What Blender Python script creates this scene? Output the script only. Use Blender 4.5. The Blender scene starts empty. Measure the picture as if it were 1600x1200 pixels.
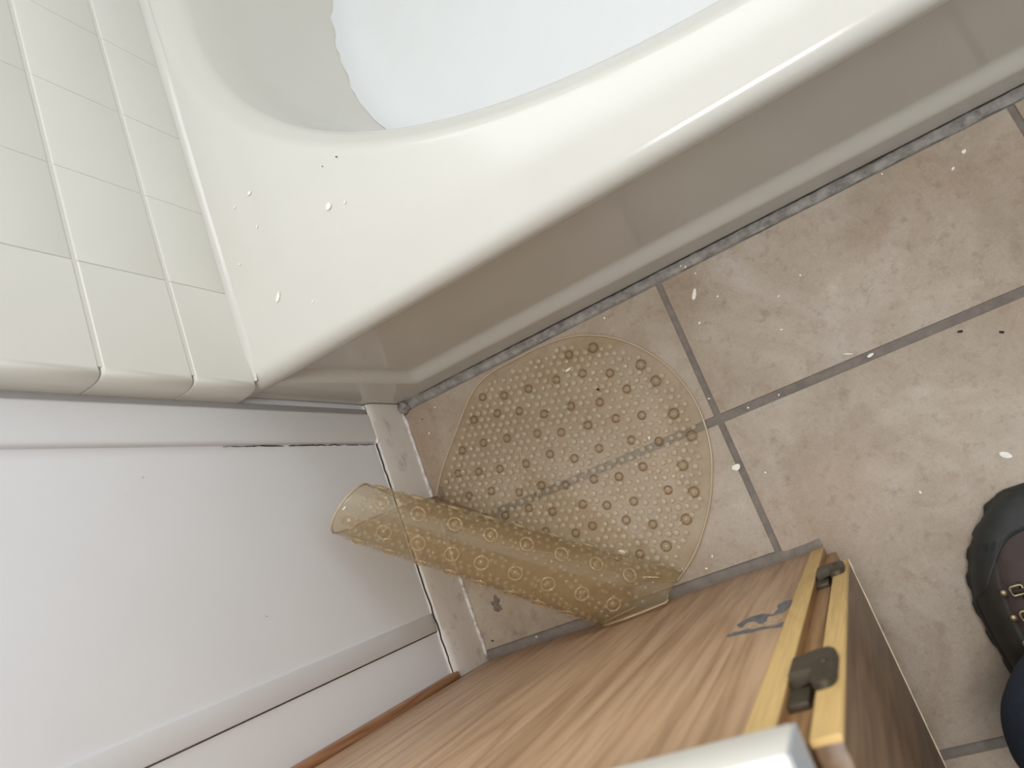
import bpy, bmesh, math, random
from mathutils import Vector, Matrix, noise
random.seed(7)
sc = bpy.context.scene
C = sc.collection

# ------------------------------------------------------------ camera, light, exposure
cam = bpy.data.cameras.new('camera')
cam_o = bpy.data.objects.new('camera', cam); C.objects.link(cam_o)
cam_o.matrix_world = Matrix(((0.8381, 0.4117, 0.3579, 0.8133), (-0.3499, 0.9091, -0.2262, -0.3356),
                             (-0.4184, 0.0643, 0.9060, 1.1181), (0, 0, 0, 1)))
cam.sensor_width = 36; cam.lens = 1154.06 / 1600 * 36
cam.clip_start = 0.02
cam.dof.use_dof = True; cam.dof.focus_distance = 1.08; cam.dof.aperture_fstop = 6.5
sc.camera = cam_o

w = bpy.data.worlds.new('sky'); sc.world = w; w.use_nodes = True
w.node_tree.nodes['Background'].inputs[0].default_value = (0.80, 0.90, 1.0, 1)
w.node_tree.nodes['Background'].inputs[1].default_value = 1.0
def area(name, loc, rot, sx, sy, power, col):
    l = bpy.data.lights.new(name, 'AREA'); l.shape = 'RECTANGLE'; l.size = sx; l.size_y = sy
    l.energy = power; l.color = col
    o = bpy.data.objects.new(name, l); o.location = loc; o.rotation_euler = rot; C.objects.link(o); return o
# daylight through the window above the tub
area('window_daylight', (0.70, 1.30, 1.72), (math.radians(-68), 0, 0), 1.25, 0.95, 14.5, (0.95, 0.975, 1.0))
# flush ceiling lamp
area('ceiling_lamp_light', (0.98, -0.22, 2.33), (0, 0, 0), 0.6, 0.6, 20, (1.0, 0.985, 0.965))
sc.view_settings.view_transform = 'Standard'; sc.view_settings.look = 'None'
sc.view_settings.gamma = 1; sc.view_settings.use_curve_mapping = False
sc.view_settings.exposure = 0.0
sc.cycles.transparent_max_bounces = 32

# ------------------------------------------------------------ helpers
def lin(r, g, b):
    f = lambda c: (c / 255 / 12.92) if c / 255 <= .04045 else ((c / 255 + .055) / 1.055) ** 2.4
    return (f(r), f(g), f(b), 1)
def new_mat(name):
    m = bpy.data.materials.new(name); m.use_nodes = True
    return m, m.node_tree, m.node_tree.nodes['Principled BSDF']
def nz(nt, scale, detail=4, rough=.55, coord='Object', dist=0, stretch=None):
    tc = nt.nodes.new('ShaderNodeTexCoord'); n = nt.nodes.new('ShaderNodeTexNoise')
    n.inputs['Scale'].default_value = scale; n.inputs['Detail'].default_value = detail
    n.inputs['Roughness'].default_value = rough; n.inputs['Distortion'].default_value = dist
    if stretch:
        mp = nt.nodes.new('ShaderNodeMapping'); mp.inputs['Scale'].default_value = stretch
        nt.links.new(tc.outputs[coord], mp.inputs[0]); nt.links.new(mp.outputs[0], n.inputs[0])
    else: nt.links.new(tc.outputs[coord], n.inputs[0])
    return n.outputs['Fac']
def ramp(nt, fac, stops):
    r = nt.nodes.new('ShaderNodeValToRGB'); e = r.color_ramp.elements
    while len(e) < len(stops): e.new(.5)
    for i, (p, c) in enumerate(stops): e[i].position = p; e[i].color = c
    nt.links.new(fac, r.inputs[0]); return r.outputs[0]
def mix(nt, fac, a, b, mode='MIX'):
    m = nt.nodes.new('ShaderNodeMix'); m.data_type = 'RGBA'; m.blend_type = mode
    for s, val in ((0, fac), (6, a), (7, b)):
        if isinstance(val, (int, float)): m.inputs[s].default_value = val
        elif isinstance(val, tuple): m.inputs[s].default_value = val
        else: nt.links.new(val, m.inputs[s])
    return m.outputs[2]
def bump(nt, p, h, strength, dist=.002):
    b = nt.nodes.new('ShaderNodeBump'); b.inputs['Strength'].default_value = strength
    b.inputs['Distance'].default_value = dist
    nt.links.new(h, b.inputs['Height']); nt.links.new(b.outputs[0], p.inputs['Normal'])
def simple(name, col, rough=.5, var=.12, scale=18, bmp=.1, metal=0, bscale=None, spec=.5):
    m, nt, p = new_mat(name)
    f = nz(nt, scale, 5)
    d = tuple(c * (1 - var) for c in col[:3]) + (1,); l = tuple(min(1, c * (1 + var)) for c in col[:3]) + (1,)
    nt.links.new(ramp(nt, f, [(.3, d), (.7, l)]), p.inputs['Base Color'])
    p.inputs['Roughness'].default_value = rough; p.inputs['Metallic'].default_value = metal
    p.inputs['Specular IOR Level'].default_value = spec
    if bmp: bump(nt, p, nz(nt, bscale or scale * 4, 3), bmp, .001)
    return m

def link(o, parent=None):
    C.objects.link(o)
    if parent is not None:
        o.parent = parent
        L = parent.location.copy(); q = parent.parent
        while q is not None: L += q.location; q = q.parent
        if o.type == 'MESH' and not o.get('_abs'):
            o.data.transform(Matrix.Translation(-L))
    return o
def mesh(name, vs, fs, m, parent=None, smooth=False, angle=None):
    me = bpy.data.meshes.new(name); me.from_pydata([tuple(v) for v in vs], [], fs); me.validate(); me.update()
    bm = bmesh.new(); bm.from_mesh(me); bmesh.ops.recalc_face_normals(bm, faces=bm.faces); bm.to_mesh(me); bm.free()
    me.materials.append(m)
    o = bpy.data.objects.new(name, me)
    if smooth:
        for pl in me.polygons: pl.use_smooth = True
        if angle: me.set_sharp_from_angle(angle=math.radians(angle))
    return link(o, parent)
def bm_obj(name, bm, m, parent=None, smooth=False, angle=None):
    me = bpy.data.meshes.new(name); bm.to_mesh(me); bm.free(); me.materials.append(m)
    if smooth:
        for pl in me.polygons: pl.use_smooth = True
        if angle: me.set_sharp_from_angle(angle=math.radians(angle))
    return link(bpy.data.objects.new(name, me), parent)
def box_bm(x0, x1, y0, y1, z0, z1, bev=0, seg=2):
    bm = bmesh.new(); bmesh.ops.create_cube(bm, size=1)
    for v in bm.verts:
        v.co = Vector(((x0 + x1) / 2 + v.co.x * (x1 - x0), (y0 + y1) / 2 + v.co.y * (y1 - y0), (z0 + z1) / 2 + v.co.z * (z1 - z0)))
    if bev: bmesh.ops.bevel(bm, geom=list(bm.edges), offset=bev, segments=seg, profile=.5, affect='EDGES')
    return bm
def box(name, b, m, parent=None, bev=0, seg=2):
    return bm_obj(name, box_bm(*b, bev, seg), m, parent, bev > 0, 40)
def jitter(o, amp, freq):
    for v in o.data.vertices:
        v.co += Vector(noise.noise_vector(v.co * freq)) * amp
def tube_geo(pts, r, n=6, closed=False):
    vs, fs = [], []; N = len(pts); pts = [Vector(p) for p in pts]
    for i, p in enumerate(pts):
        a = pts[(i - 1) % N] if closed or i else p; b = pts[(i + 1) % N] if closed or i < N - 1 else p
        t = (b - a).normalized() if (b - a).length > 1e-9 else Vector((1, 0, 0))
        u = t.cross(Vector((0, 0, 1)));
        if u.length < 1e-3: u = t.cross(Vector((0, 1, 0)))
        u.normalize(); v = t.cross(u)
        rr = r(i / max(1, N - 1)) if callable(r) else r
        for k in range(n):
            q = 2 * math.pi * k / n; vs.append(p + (u * math.cos(q) + v * math.sin(q)) * rr)
    for i in range(N if closed else N - 1):
        for k in range(n):
            j = (i + 1) % N
            fs.append((i * n + k, i * n + (k + 1) % n, j * n + (k + 1) % n, j * n + k))
    if not closed: fs += [tuple(range(n)), tuple((N - 1) * n + k for k in range(n))]
    return vs, fs
def thing(name, label, cat, loc=(0, 0, 0), group=None):
    o = bpy.data.objects.new(name, None); o.location = loc; o.empty_display_size = .05; C.objects.link(o)
    o['label'] = label; o['category'] = cat
    if group: o['group'] = group
    return o
def tag(o, label, cat, group=None):
    o['label'] = label; o['category'] = cat
    if group: o['group'] = group
    return o
def struct(o): o['kind'] = 'structure'; return o
def catmull(P, n):
    P = [Vector(p) for p in P]; out = []
    for i in range(len(P) - 1):
        p0 = P[max(i - 1, 0)]; p1 = P[i]; p2 = P[i + 1]; p3 = P[min(i + 2, len(P) - 1)]
        for k in range(n):
            t = k / n
            out.append(.5 * (2 * p1 + (p2 - p0) * t + (2 * p0 - 5 * p1 + 4 * p2 - p3) * t * t + (3 * p1 - p0 - 3 * p2 + p3) * t ** 3))
    out.append(P[-1]); return out
def sstep(a, b, x):
    t = max(0, min(1, (x - a) / (b - a))); return t * t * (3 - 2 * t)

# ------------------------------------------------------------ materials
def mat_floor_tile():
    m, nt, p = new_mat('floor_tile')
    oi = nt.nodes.new('ShaderNodeObjectInfo')
    tc = nt.nodes.new('ShaderNodeTexCoord')
    a = nt.nodes.new('ShaderNodeVectorMath'); a.operation = 'MULTIPLY_ADD'
    cb = nt.nodes.new('ShaderNodeCombineXYZ'); nt.links.new(oi.outputs['Random'], cb.inputs[0]); nt.links.new(oi.outputs['Random'], cb.inputs[1])
    nt.links.new(cb.outputs[0], a.inputs[0]); a.inputs[1].default_value = (9, 5, 3); nt.links.new(tc.outputs['Object'], a.inputs[2])
    def n(s, d, r, ds=0):
        t = nt.nodes.new('ShaderNodeTexNoise'); t.inputs['Scale'].default_value = s; t.inputs['Detail'].default_value = d
        t.inputs['Roughness'].default_value = r; t.inputs['Distortion'].default_value = ds
        nt.links.new(a.outputs[0], t.inputs[0]); return t.outputs['Fac']
    base = ramp(nt, n(7, 6, .62, .6), [(.28, lin(156, 138, 119)), (.48, lin(174, 159, 141)), (.72, lin(190, 179, 164))])
    rust = ramp(nt, n(4.2, 5, .6), [(.46, (0, 0, 0, 1)), (.66, (1, 1, 1, 1))])
    c0 = mix(nt, mix(nt, .45, (0, 0, 0, 1), rust), base, lin(172, 146, 125))
    hz = ramp(nt, n(3.1, 6, .66, 1.2), [(.54, (0, 0, 0, 1)), (.74, (1, 1, 1, 1))])
    c1 = mix(nt, mix(nt, .55, (0, 0, 0, 1), hz), c0, lin(203, 196, 190))
    spk = ramp(nt, n(46, 5, .7), [(.24, (.3, .3, .3, 1)), (.46, (1, 1, 1, 1)), (.60, (1, 1, 1, 1)), (.78, (.45, .45, .45, 1))])
    c2 = mix(nt, spk, lin(140, 121, 107), c1)
    fine = ramp(nt, n(190, 4, .7, 1.5), [(.35, (.88, .87, .86, 1)), (.65, (1, 1, 1, 1))])
    nt.links.new(mix(nt, 1.0, c2, fine, 'MULTIPLY'), p.inputs['Base Color'])
    rr = ramp(nt, n(14, 4, .6), [(.3, (.40,) * 3 + (1,)), (.7, (.60,) * 3 + (1,))])
    nt.links.new(rr, p.inputs['Roughness'])
    bump(nt, p, n(60, 5, .65), .25, .0015)
    return m
def mat_wood(name, c_dark, c_mid, c_light, scale=1.0, rough=.42, axis='Z', seed=0.0):
    m, nt, p = new_mat(name)
    tc = nt.nodes.new('ShaderNodeTexCoord'); mp = nt.nodes.new('ShaderNodeMapping')
    st = {'Z': (1, 1, .085), 'X': (.085, 1, 1), 'Y': (1, .085, 1)}[axis]
    mp.inputs['Scale'].default_value = st; mp.inputs['Location'].default_value = (seed, seed * .7, seed * .3)
    nt.links.new(tc.outputs['Object'], mp.inputs[0])
    n1 = nt.nodes.new('ShaderNodeTexNoise'); n1.inputs['Scale'].default_value = 7 * scale; n1.inputs['Detail'].default_value = 2.5
    n1.inputs['Distortion'].default_value = .9; n1.inputs['Roughness'].default_value = .45
    nt.links.new(mp.outputs[0], n1.inputs[0])
    mul = nt.nodes.new('ShaderNodeMath'); mul.operation = 'MULTIPLY'; mul.inputs[1].default_value = 10.0
    nt.links.new(n1.outputs['Fac'], mul.inputs[0])
    fr = nt.nodes.new('ShaderNodeMath'); fr.operation = 'PINGPONG'; fr.inputs[1].default_value = .5
    nt.links.new(mul.outputs[0], fr.inputs[0])
    sc2 = nt.nodes.new('ShaderNodeMath'); sc2.operation = 'MULTIPLY'; sc2.inputs[1].default_value = 2
    nt.links.new(fr.outputs[0], sc2.inputs[0])
    bands = ramp(nt, sc2.outputs[0], [(.0, c_dark), (.35, c_mid), (.9, c_light)])
    n2 = nt.nodes.new('ShaderNodeTexNoise'); n2.inputs['Scale'].default_value = 150 * scale; n2.inputs['Detail'].default_value = 3
    mp2 = nt.nodes.new('ShaderNodeMapping'); mp2.inputs['Scale'].default_value = tuple(1 if s == 1 else .05 for s in st)
    nt.links.new(tc.outputs['Object'], mp2.inputs[0]); nt.links.new(mp2.outputs[0], n2.inputs[0])
    fib = ramp(nt, n2.outputs['Fac'], [(.3, (.74, .71, .68, 1)), (.60, (1, 1, 1, 1))])
    soft = mix(nt, .5, bands, c_mid)
    nt.links.new(mix(nt, .45 if 'edge' in name else 1.0, soft, fib, 'MULTIPLY'), p.inputs['Base Color'])
    p.inputs['Roughness'].default_value = rough
    bump(nt, p, n2.outputs['Fac'], .08, .0006)
    return m
def mat_vinyl(name, tint, body, bodyfac, rough=.16):
    m, nt, p = new_mat(name)
    out = nt.nodes['Material Output']
    tr = nt.nodes.new('ShaderNodeBsdfTransparent'); tr.inputs[0].default_value = tint
    f = nz(nt, 9, 3)
    nt.links.new(ramp(nt, f, [(.3, tuple(c * .9 for c in body[:3]) + (1,)), (.7, body)]), p.inputs['Base Color'])
    p.inputs['Roughness'].default_value = rough; p.inputs['IOR'].default_value = 1.5
    lw = nt.nodes.new('ShaderNodeLayerWeight'); lw.inputs['Blend'].default_value = .5
    pw = nt.nodes.new('ShaderNodeMath'); pw.operation = 'POWER'; pw.inputs[1].default_value = 4.5
    nt.links.new(lw.outputs['Facing'], pw.inputs[0])
    ad = nt.nodes.new('ShaderNodeMath'); ad.operation = 'MULTIPLY_ADD'; ad.use_clamp = True
    ad.inputs[1].default_value = .8; ad.inputs[2].default_value = .04
    nt.links.new(pw.outputs[0], ad.inputs[0])
    p.inputs['Roughness'].default_value = .8; p.inputs['Specular IOR Level'].default_value = 0
    gl = nt.nodes.new('ShaderNodeBsdfGlossy'); gl.inputs['Roughness'].default_value = rough
    mb = nt.nodes.new('ShaderNodeMixShader'); mb.inputs[0].default_value = bodyfac
    nt.links.new(tr.outputs[0], mb.inputs[1]); nt.links.new(p.outputs[0], mb.inputs[2])
    ms = nt.nodes.new('ShaderNodeMixShader'); nt.links.new(ad.outputs[0], ms.inputs[0])
    nt.links.new(mb.outputs[0], ms.inputs[1]); nt.links.new(gl.outputs[0], ms.inputs[2]); nt.links.new(ms.outputs[0], out.inputs[0])
    return m
def mat_painted(name, col, rough=.38):
    m, nt, p = new_mat(name)
    f = nz(nt, 3.5, 4); g = nz(nt, 60, 4, .7)
    c = ramp(nt, f, [(.3, tuple(x * .95 for x in col[:3]) + (1,)), (.7, col)])
    sp = ramp(nt, g, [(.235, (.66, .64, .62, 1)), (.285, (1, 1, 1, 1))])
    nt.links.new(mix(nt, 1, c, sp, 'MULTIPLY'), p.inputs['Base Color'])
    p.inputs['Roughness'].default_value = rough; bump(nt, p, nz(nt, 40, 4), .12, .0012); return m
def mat_grimy(name, col, dirt, lo, hi, scale=30, rough=.6):
    m, nt, p = new_mat(name)
    f = nz(nt, scale, 6, .68)
    nt.links.new(ramp(nt, f, [(lo, dirt), (hi, col)]), p.inputs['Base Color'])
    p.inputs['Roughness'].default_value = rough; bump(nt, p, nz(nt, scale * 3, 5), .4, .0015); return m

M = {}
M['tile'] = mat_floor_tile()
M['grout'] = mat_grimy('grey_grout', lin(138, 129, 121), lin(112, 104, 97), .25, .7, 55, .8)
M['grout_messy'] = mat_grimy('messy_grout', lin(168, 163, 158), lin(112, 107, 103), .30, .66, 60, .75)
M['tub'] = simple('tub_acrylic', lin(211, 209, 201), .15, .012, 5, 0)
M['coat'] = simple('white_coating', lin(226, 229, 229), .45, .012, 14, .15, bscale=90)
M['walltile'] = simple('glazed_wall_tile', lin(226, 225, 217), .22, .012, 9, .06, bscale=14)
M['caulk'] = simple('caulk', lin(220, 218, 210), .45, .02, 30, .2)
M['paint'] = mat_painted('white_wall_paint', lin(236, 237, 239))
M['plain'] = simple('room_paint', lin(228, 229, 230), .6, .02, 4, 0)
M['base'] = mat_grimy('dirty_white_paint', lin(226, 220, 213), lin(158, 148, 140), .2, .44, 22, .5)
M['dirtcaulk'] = mat_grimy('dirty_caulk', lin(226, 220, 216), lin(130, 122, 120), .3, .52, 70, .5)
M['crack'] = simple('dark_gap', lin(62, 55, 50), .9, .2, 40, .3)
M['shadowcaulk'] = simple('grey_shadow_caulk', lin(168, 166, 165), .6, .05, 30, .2)  # caulk tinted darker to paint the shadow line along the bullnose
M['panel'] = mat_wood('vanity_side_laminate', lin(160, 122, 90), lin(198, 162, 127), lin(212, 178, 144), 1.0, .40)
M['frame'] = mat_wood('stained_frame_wood', lin(138, 100, 64), lin(166, 126, 84), lin(180, 142, 98), 2.2, .45, 'Z', 3.1)
M['ply'] = mat_wood('raw_yellow_edge', lin(212, 174, 112), lin(222, 186, 122), lin(228, 194, 132), 2.4, .6, 'Z', 5.2)
M['door'] = mat_wood('dark_door_laminate', lin(98, 76, 58), lin(122, 97, 74), lin(138, 110, 84), 1.3, .42, 'Z', 8.3)
M['scribe'] = mat_wood('scribe_strip_wood', lin(128, 88, 60), lin(166, 120, 86), lin(186, 142, 106), 2.5, .5, 'Z', 1.4)
M['chip'] = simple('chipped_edge', lin(226, 206, 178), .8, .1, 90, .3)
M['counter'] = simple('white_counter', lin(236, 232, 222), .35, .01, 10, 0)
M['counterfront'] = simple('shaded_counter_edge', lin(196, 200, 204), .45, .02, 10, 0)  # white counter front with its shade put into the colour as grey
M['bronze'] = simple('dark_bronze', lin(78, 70, 56), .5, .2, 60, .3, metal=.35)
M['smear'] = mat_grimy('grey_paint_smear', lin(122, 122, 126), lin(92, 90, 92), .35, .6, 160, .6)
M['smearlight'] = mat_grimy('pale_paint_smear', lin(206, 186, 158), lin(176, 140, 104), .42, .58, 200, .7)
M['vinyl'] = mat_vinyl('clear_amber_vinyl', (.985, .965, .928, 1), lin(232, 214, 180), .075, .10)
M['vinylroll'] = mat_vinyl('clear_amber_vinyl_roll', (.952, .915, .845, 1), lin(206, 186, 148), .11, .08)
M['bead'] = mat_vinyl('vinyl_edge', (.96, .92, .85, 1), lin(232, 214, 184), .5)
M['nub'] = mat_vinyl('vinyl_nub', (.99, .975, .94, 1), lin(250, 236, 208), .30, .03)
M['nubside'] = mat_vinyl('vinyl_nub_side', (.84, .78, .68, 1), lin(200, 178, 142), .10, .06)  # darker tint paints the shaded rim round each clear nub
M['cup'] = mat_vinyl('vinyl_cup', (.95, .91, .84, 1), lin(226, 206, 170), .16, .05)
M['cupflat'] = mat_vinyl('vinyl_cup_dark_ring', (.83, .76, .66, 1), lin(190, 168, 134), .12, .05)
M['cupring'] = mat_vinyl('vinyl_cup_ring', (.90, .84, .74, 1), lin(236, 216, 176), .24, .06)
M['flake'] = simple('paint_flake', lin(244, 241, 232), .6, .02, 60, .2)
M['grit'] = simple('dark_grit', lin(40, 34, 30), .8, .2, 60, .2)
M['smudge'] = mat_grimy('tile_smudge', lin(128, 112, 102), lin(92, 80, 74), .35, .6, 120, .7)
M['rubber'] = simple('boot_rubber', lin(42, 44, 42), .62, .15, 70, .3)
M['leather'] = simple('boot_leather', lin(56, 40, 35), .62, .2, 40, .35)
M['suede'] = simple('boot_dark_panel', lin(46, 40, 34), .75, .2, 60, .4)
M['lace'] = simple('boot_lace', lin(52, 38, 30), .85, .2, 200, .4)
M['hook'] = simple('boot_metal', lin(168, 152, 120), .42, .08, 60, 0, metal=.7)
M['denim'] = simple('dark_denim', lin(32, 42, 56), .9, .25, 240, .5, bscale=500)
M['glass'] = mat_vinyl('window_glass', (.97, .98, .98, 1), lin(235, 240, 240), .02, .02)

# ------------------------------------------------------------ floor (structure) with individual tiles
XW = 0.14
fl = struct(box('floor', (XW - .02, 1.95, -2.0, 1.25, -.06, -.0032), M['grout']))
ts = .5036; gw = .0125
xs = [.1535 - ts + .0] ; gx = [.149, .6581, 1.1617, 1.6653, 2.17]
gy = [-.016 + gw / 2, -.2433, -.7469, -1.2505, -1.7541, -2.0]
def floor_tile(x0, x1, y0, y1):
    bm = box_bm(x0, x1, y0, y1, -.012, 0.0)
    ee = [e for e in bm.edges if sum(v.co.z for v in e.verts) > -.001]
    bmesh.ops.bevel(bm, geom=ee, offset=.0022, segments=2, profile=.6, affect='EDGES')
    return bm_obj('tile', bm, M['tile'], fl, True, 50)
for i in range(4):
    for j in range(5):
        x0, x1 = gx[i] + .0045, min(gx[i + 1] - .0045, 1.945)
        y1, y0 = gy[j] - gw / 2, gy[j + 1] + gw / 2
        if i == 0 and j == 1:      # cut tile in front of the vanity
            floor_tile(x0, x1, -.4455, y1)
        elif i == 0: 
            if j == 0: floor_tile(x0, x1, y0, y1)
        else:
            floor_tile(x0, x1, y0, y1)
# messy grout strip along the tub, slightly lumpy
def lump_strip(name, p0, p1, width, h, m, parent, n=90, seed=0, amp=.4):
    p0, p1 = Vector(p0), Vector(p1); d = (p1 - p0).normalized(); s = Vector((-d.y, d.x, 0)); vs, fs = [], []
    prof = [(0, -.006), (0, .55), (.25, .95), (.55, 1.0), (.85, .6), (1, -.006)]
    for i in range(n + 1):
        p = p0.lerp(p1, i / n)
        for k, (a, b) in enumerate(prof):
            nn = noise.noise(Vector((i * .37 + seed, k * 1.7, seed)))
            ww = width * (a + (.18 * amp * nn if 0 < k else 0)); hh = h * b * (1 + amp * 1.2 * nn) if b > 0 else -.004
            vs.append(p + s * ww + Vector((0, 0, hh)))
    K = len(prof)
    for i in range(n):
        for k in range(K - 1): fs.append((i * K + k, i * K + k + 1, (i + 1) * K + k + 1, (i + 1) * K + k))
    fs += [tuple(range(K)), tuple(n * K + k for k in range(K))]
    return mesh(name, vs, fs, m, parent, True, 60)
lump_strip('grout_joint', (1.87, 0.0015, -.002), (.16, 0.0015, -.002), .0175, .0040, M['grout_messy'], fl, 160, 3.0, .8)
o = lump_strip('grout_joint', (.158, -.4628, -.003), (.716, -.4628, -.003), .0185, .0045, M['grout'], fl, 60, 9.0, .25)
crack_pts = [(.20 + 1.6 * k / 12, .0012, .0042) for k in range(13)]
# dark stain by the baseboard and small smears
def blob(name, cx, cy, z, rx, ry, m, parent, n=22, seed=1, th=.0006, rag=.45, ang=0):
    vs = []; ca, sa = math.cos(ang), math.sin(ang)
    for lay in (0, 1):
        for k in range(n):
            q = 2 * math.pi * k / n; r = 1 + rag * noise.noise(Vector((math.cos(q) * 1.9 + seed, math.sin(q) * 1.9, seed * 2.3)))*1.4
            a, b = rx * r * math.cos(q), ry * r * math.sin(q)
            vs.append((cx + a * ca - b * sa, cy + a * sa + b * ca, z + th * lay))
    fs = [tuple(range(n)), tuple(range(n, 2 * n))] + [(k, (k + 1) % n, n + (k + 1) % n, n + k) for k in range(n)]
    return mesh(name, vs, fs, m, parent)
blob('stain', .205, -.3805, .0, .008, .012, M['smudge'], fl, 26, 4.2, .0004, .6)
blob('stain', .178, -.1745, .0, .006, .012, M['smudge'], fl, 22, 7.7, .0004, .5)

# ------------------------------------------------------------ walls
wl = struct(box('wall_left', (0.02, XW, -2.0, 1.25, -.05, 2.4), M['paint']))
# glazed wall tiles above the tub, each with softened edges, bullnose at the free end
XT = .185; ty = [.004] + [.134 + .1245 * k for k in range(0, 10)]; tz = [.3795] + [.48 + .12 * k for k in range(0, 10)]
g2 = .0009; g3 = .0003
wa = struct(box('wall_alcove', (XW, XT - .0010, .006, 1.2, .38, tz[-1]), M['walltile']))
for i in range(len(ty) - 1):
    for j in range(len(tz) - 1):
        y0, y1, z0, z1 = ty[i] + (g3 if i else -.0125), ty[i + 1] - g3, tz[j] + (g2 if j else .0), tz[j + 1] - g2
        if y1 > 1.2: y1 = 1.2
        if i == 0:
            # quarter-round return towards the painted wall
            prof = [(XT, y1 - .003), (XT - .0004, y1 - .0004), (XT - .006, y1), (XW, y1)]
            arc = [(XW, y0)]
            R_ = .026
            for k in range(0, 9):
                q = math.pi / 2 * k / 8
                arc.append((XT - .034 + .034 * math.sin(q) ** .6, y0 + .0135 * (1 - math.cos(q) ** .6)))
            ring = prof + arc
            vs = []; n = len(ring)
            cy_ = (y0 + y1) / 2; cx_ = XT - .02
            for (zz, ins) in ((z0, .0026), (z0 + .0034, .0), (z1 - .0034, .0), (z1, .0026)):
                for (a, b) in ring:
                    aa = a - ins if a > XW + .001 else a
                    vs.append((aa, b, zz))
            fs = [tuple(range(n)), tuple(3 * n + k for k in range(n))]
            for l in range(3):
                for k in range(n): fs.append((l * n + k, l * n + (k + 1) % n, (l + 1) * n + (k + 1) % n, (l + 1) * n + k))
            mesh('bullnose_tile', vs, fs, M['walltile'], wa, True, 35)
        else:
            bm = box_bm(XW, XT, y0, y1, z0, z1)
            ee = [e for e in bm.edges if all(v.co.x > XT - .001 for v in e.verts) and abs(e.verts[0].co.y - e.verts[1].co.y) > .01]
            bmesh.ops.bevel(bm, geom=ee, offset=.0042, segments=3, profile=.5, affect='EDGES')
            bm_obj('tile', bm, M['walltile'], wa, True, 40)
# painted wall boards and ledges
box('trim_board', (XW - .01, .1485, -.0675, -.0165, .093, 2.1), M['paint'], wl, .0045, 3)
box('caulk_shadow_line', (XW - .01, .1455, -.0185, -.0075, .095, 2.1), M['shadowcaulk'], wl, .002, 2)
box('trim_board', (XW - .01, .1432, -.3845, -.3565, .0925, 2.1), M['paint'], wl, .0012, 2)
box('joint_gap', (XW - .01, .1404, -.3862, -.3842, .0925, 2.1), M['crack'], wl)
# ragged paint crack under the upper board, and along the baseboard top
def crack(name, pts, r, m, parent, amp=.0014, n=10):
    P = catmull(pts, n); P = [p + Vector(noise.noise_vector(p * 90)) * amp for p in P]
    vs, fs = tube_geo(P, lambda t: r * (.25 + .75 * min(1, t * 6, (1 - t) * 6 + .4)), 5); return mesh(name, vs, fs, m, parent)
crack('joint_gap', crack_pts, .0012, M['crack'], fl, .0012, 14)
crack('paint_crack', [(.1402, -.0688, .42), (.1402, -.0690, .3), (.1402, -.0688, .2), (.1402, -.0695, .095)], .0009, M['crack'], wl)
# baseboard
vs, fs = [], []
prof = [(XW - .01, -.004), (.1555, -.004), (.1553, .02), (.1535, .055), (.1515, .082), (.149, .0915), (.145, .0935), (XW - .01, .0935)]
ny = 70; y0, y1 = -.4615, .0
for i in range(ny + 1):
    y = y0 + (y1 - y0) * i / ny
    for k, (a, b) in enumerate(prof):
        nn = noise.noise(Vector((y * 14, k * .9, 2.2)))
        vs.append((a + (.0016 * nn if 0 < k < 7 else 0), y, b + (.0020 * nn if k in (5, 6, 7) else 0)))
K = len(prof)
for i in range(ny):
    for k in range(K - 1): fs.append((i * K + k, i * K + k + 1, (i + 1) * K + k + 1, (i + 1) * K + k))
fs += [tuple(range(K)), tuple(ny * K + k for k in range(K))]
bb = struct(mesh('baseboard_left', vs, fs, M['base'], None, True, 50))
crack('paint_crack', [(.1452, -.0, .0945), (.1452, -.06, .0945), (.1446, -.1, .0946), (.1446, -.2, .0948), (.1446, -.3, .0946), (.1452, -.39, .0945), (.1452, -.452, .0945)], .0013, M['crack'], bb)
# dirty bead of caulk at the foot of the baseboard
P = [(.1568 + .0012 * noise.noise(Vector((k * .31, 4, 1))), -.006 - .45 * k / 60, .0015) for k in range(61)]
vs, fs = tube_geo(P, lambda t: .0032 * (1 + .45 * noise.noise(Vector((t * 25, 1, 9)))), 8)
mesh('caulk_bead', vs, fs, M['dirtcaulk'], bb, True)
# lump of caulk in the corner between tub and baseboard
bm = bmesh.new(); bmesh.ops.create_icosphere(bm, subdivisions=3, radius=1)
for v in bm.verts:
    d = 1 + .5 * noise.noise(v.co * 2.3 + Vector((3, 1, 2))); v.co = Vector((.163 + v.co.x * .012 * d, -.009 + v.co.y * .011 * d, .003 + v.co.z * .011 * d))
bm_obj('caulk_lump', bm, M['grout_messy'], bb, True)
# peeled paint end of the upper board over the baseboard
o = box('paint_chip_edge', (.1445, .1505, -.069, -.0625, .0935, .0965), M['flake'], wl, .0008); jitter(o, .0015, 200)

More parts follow.
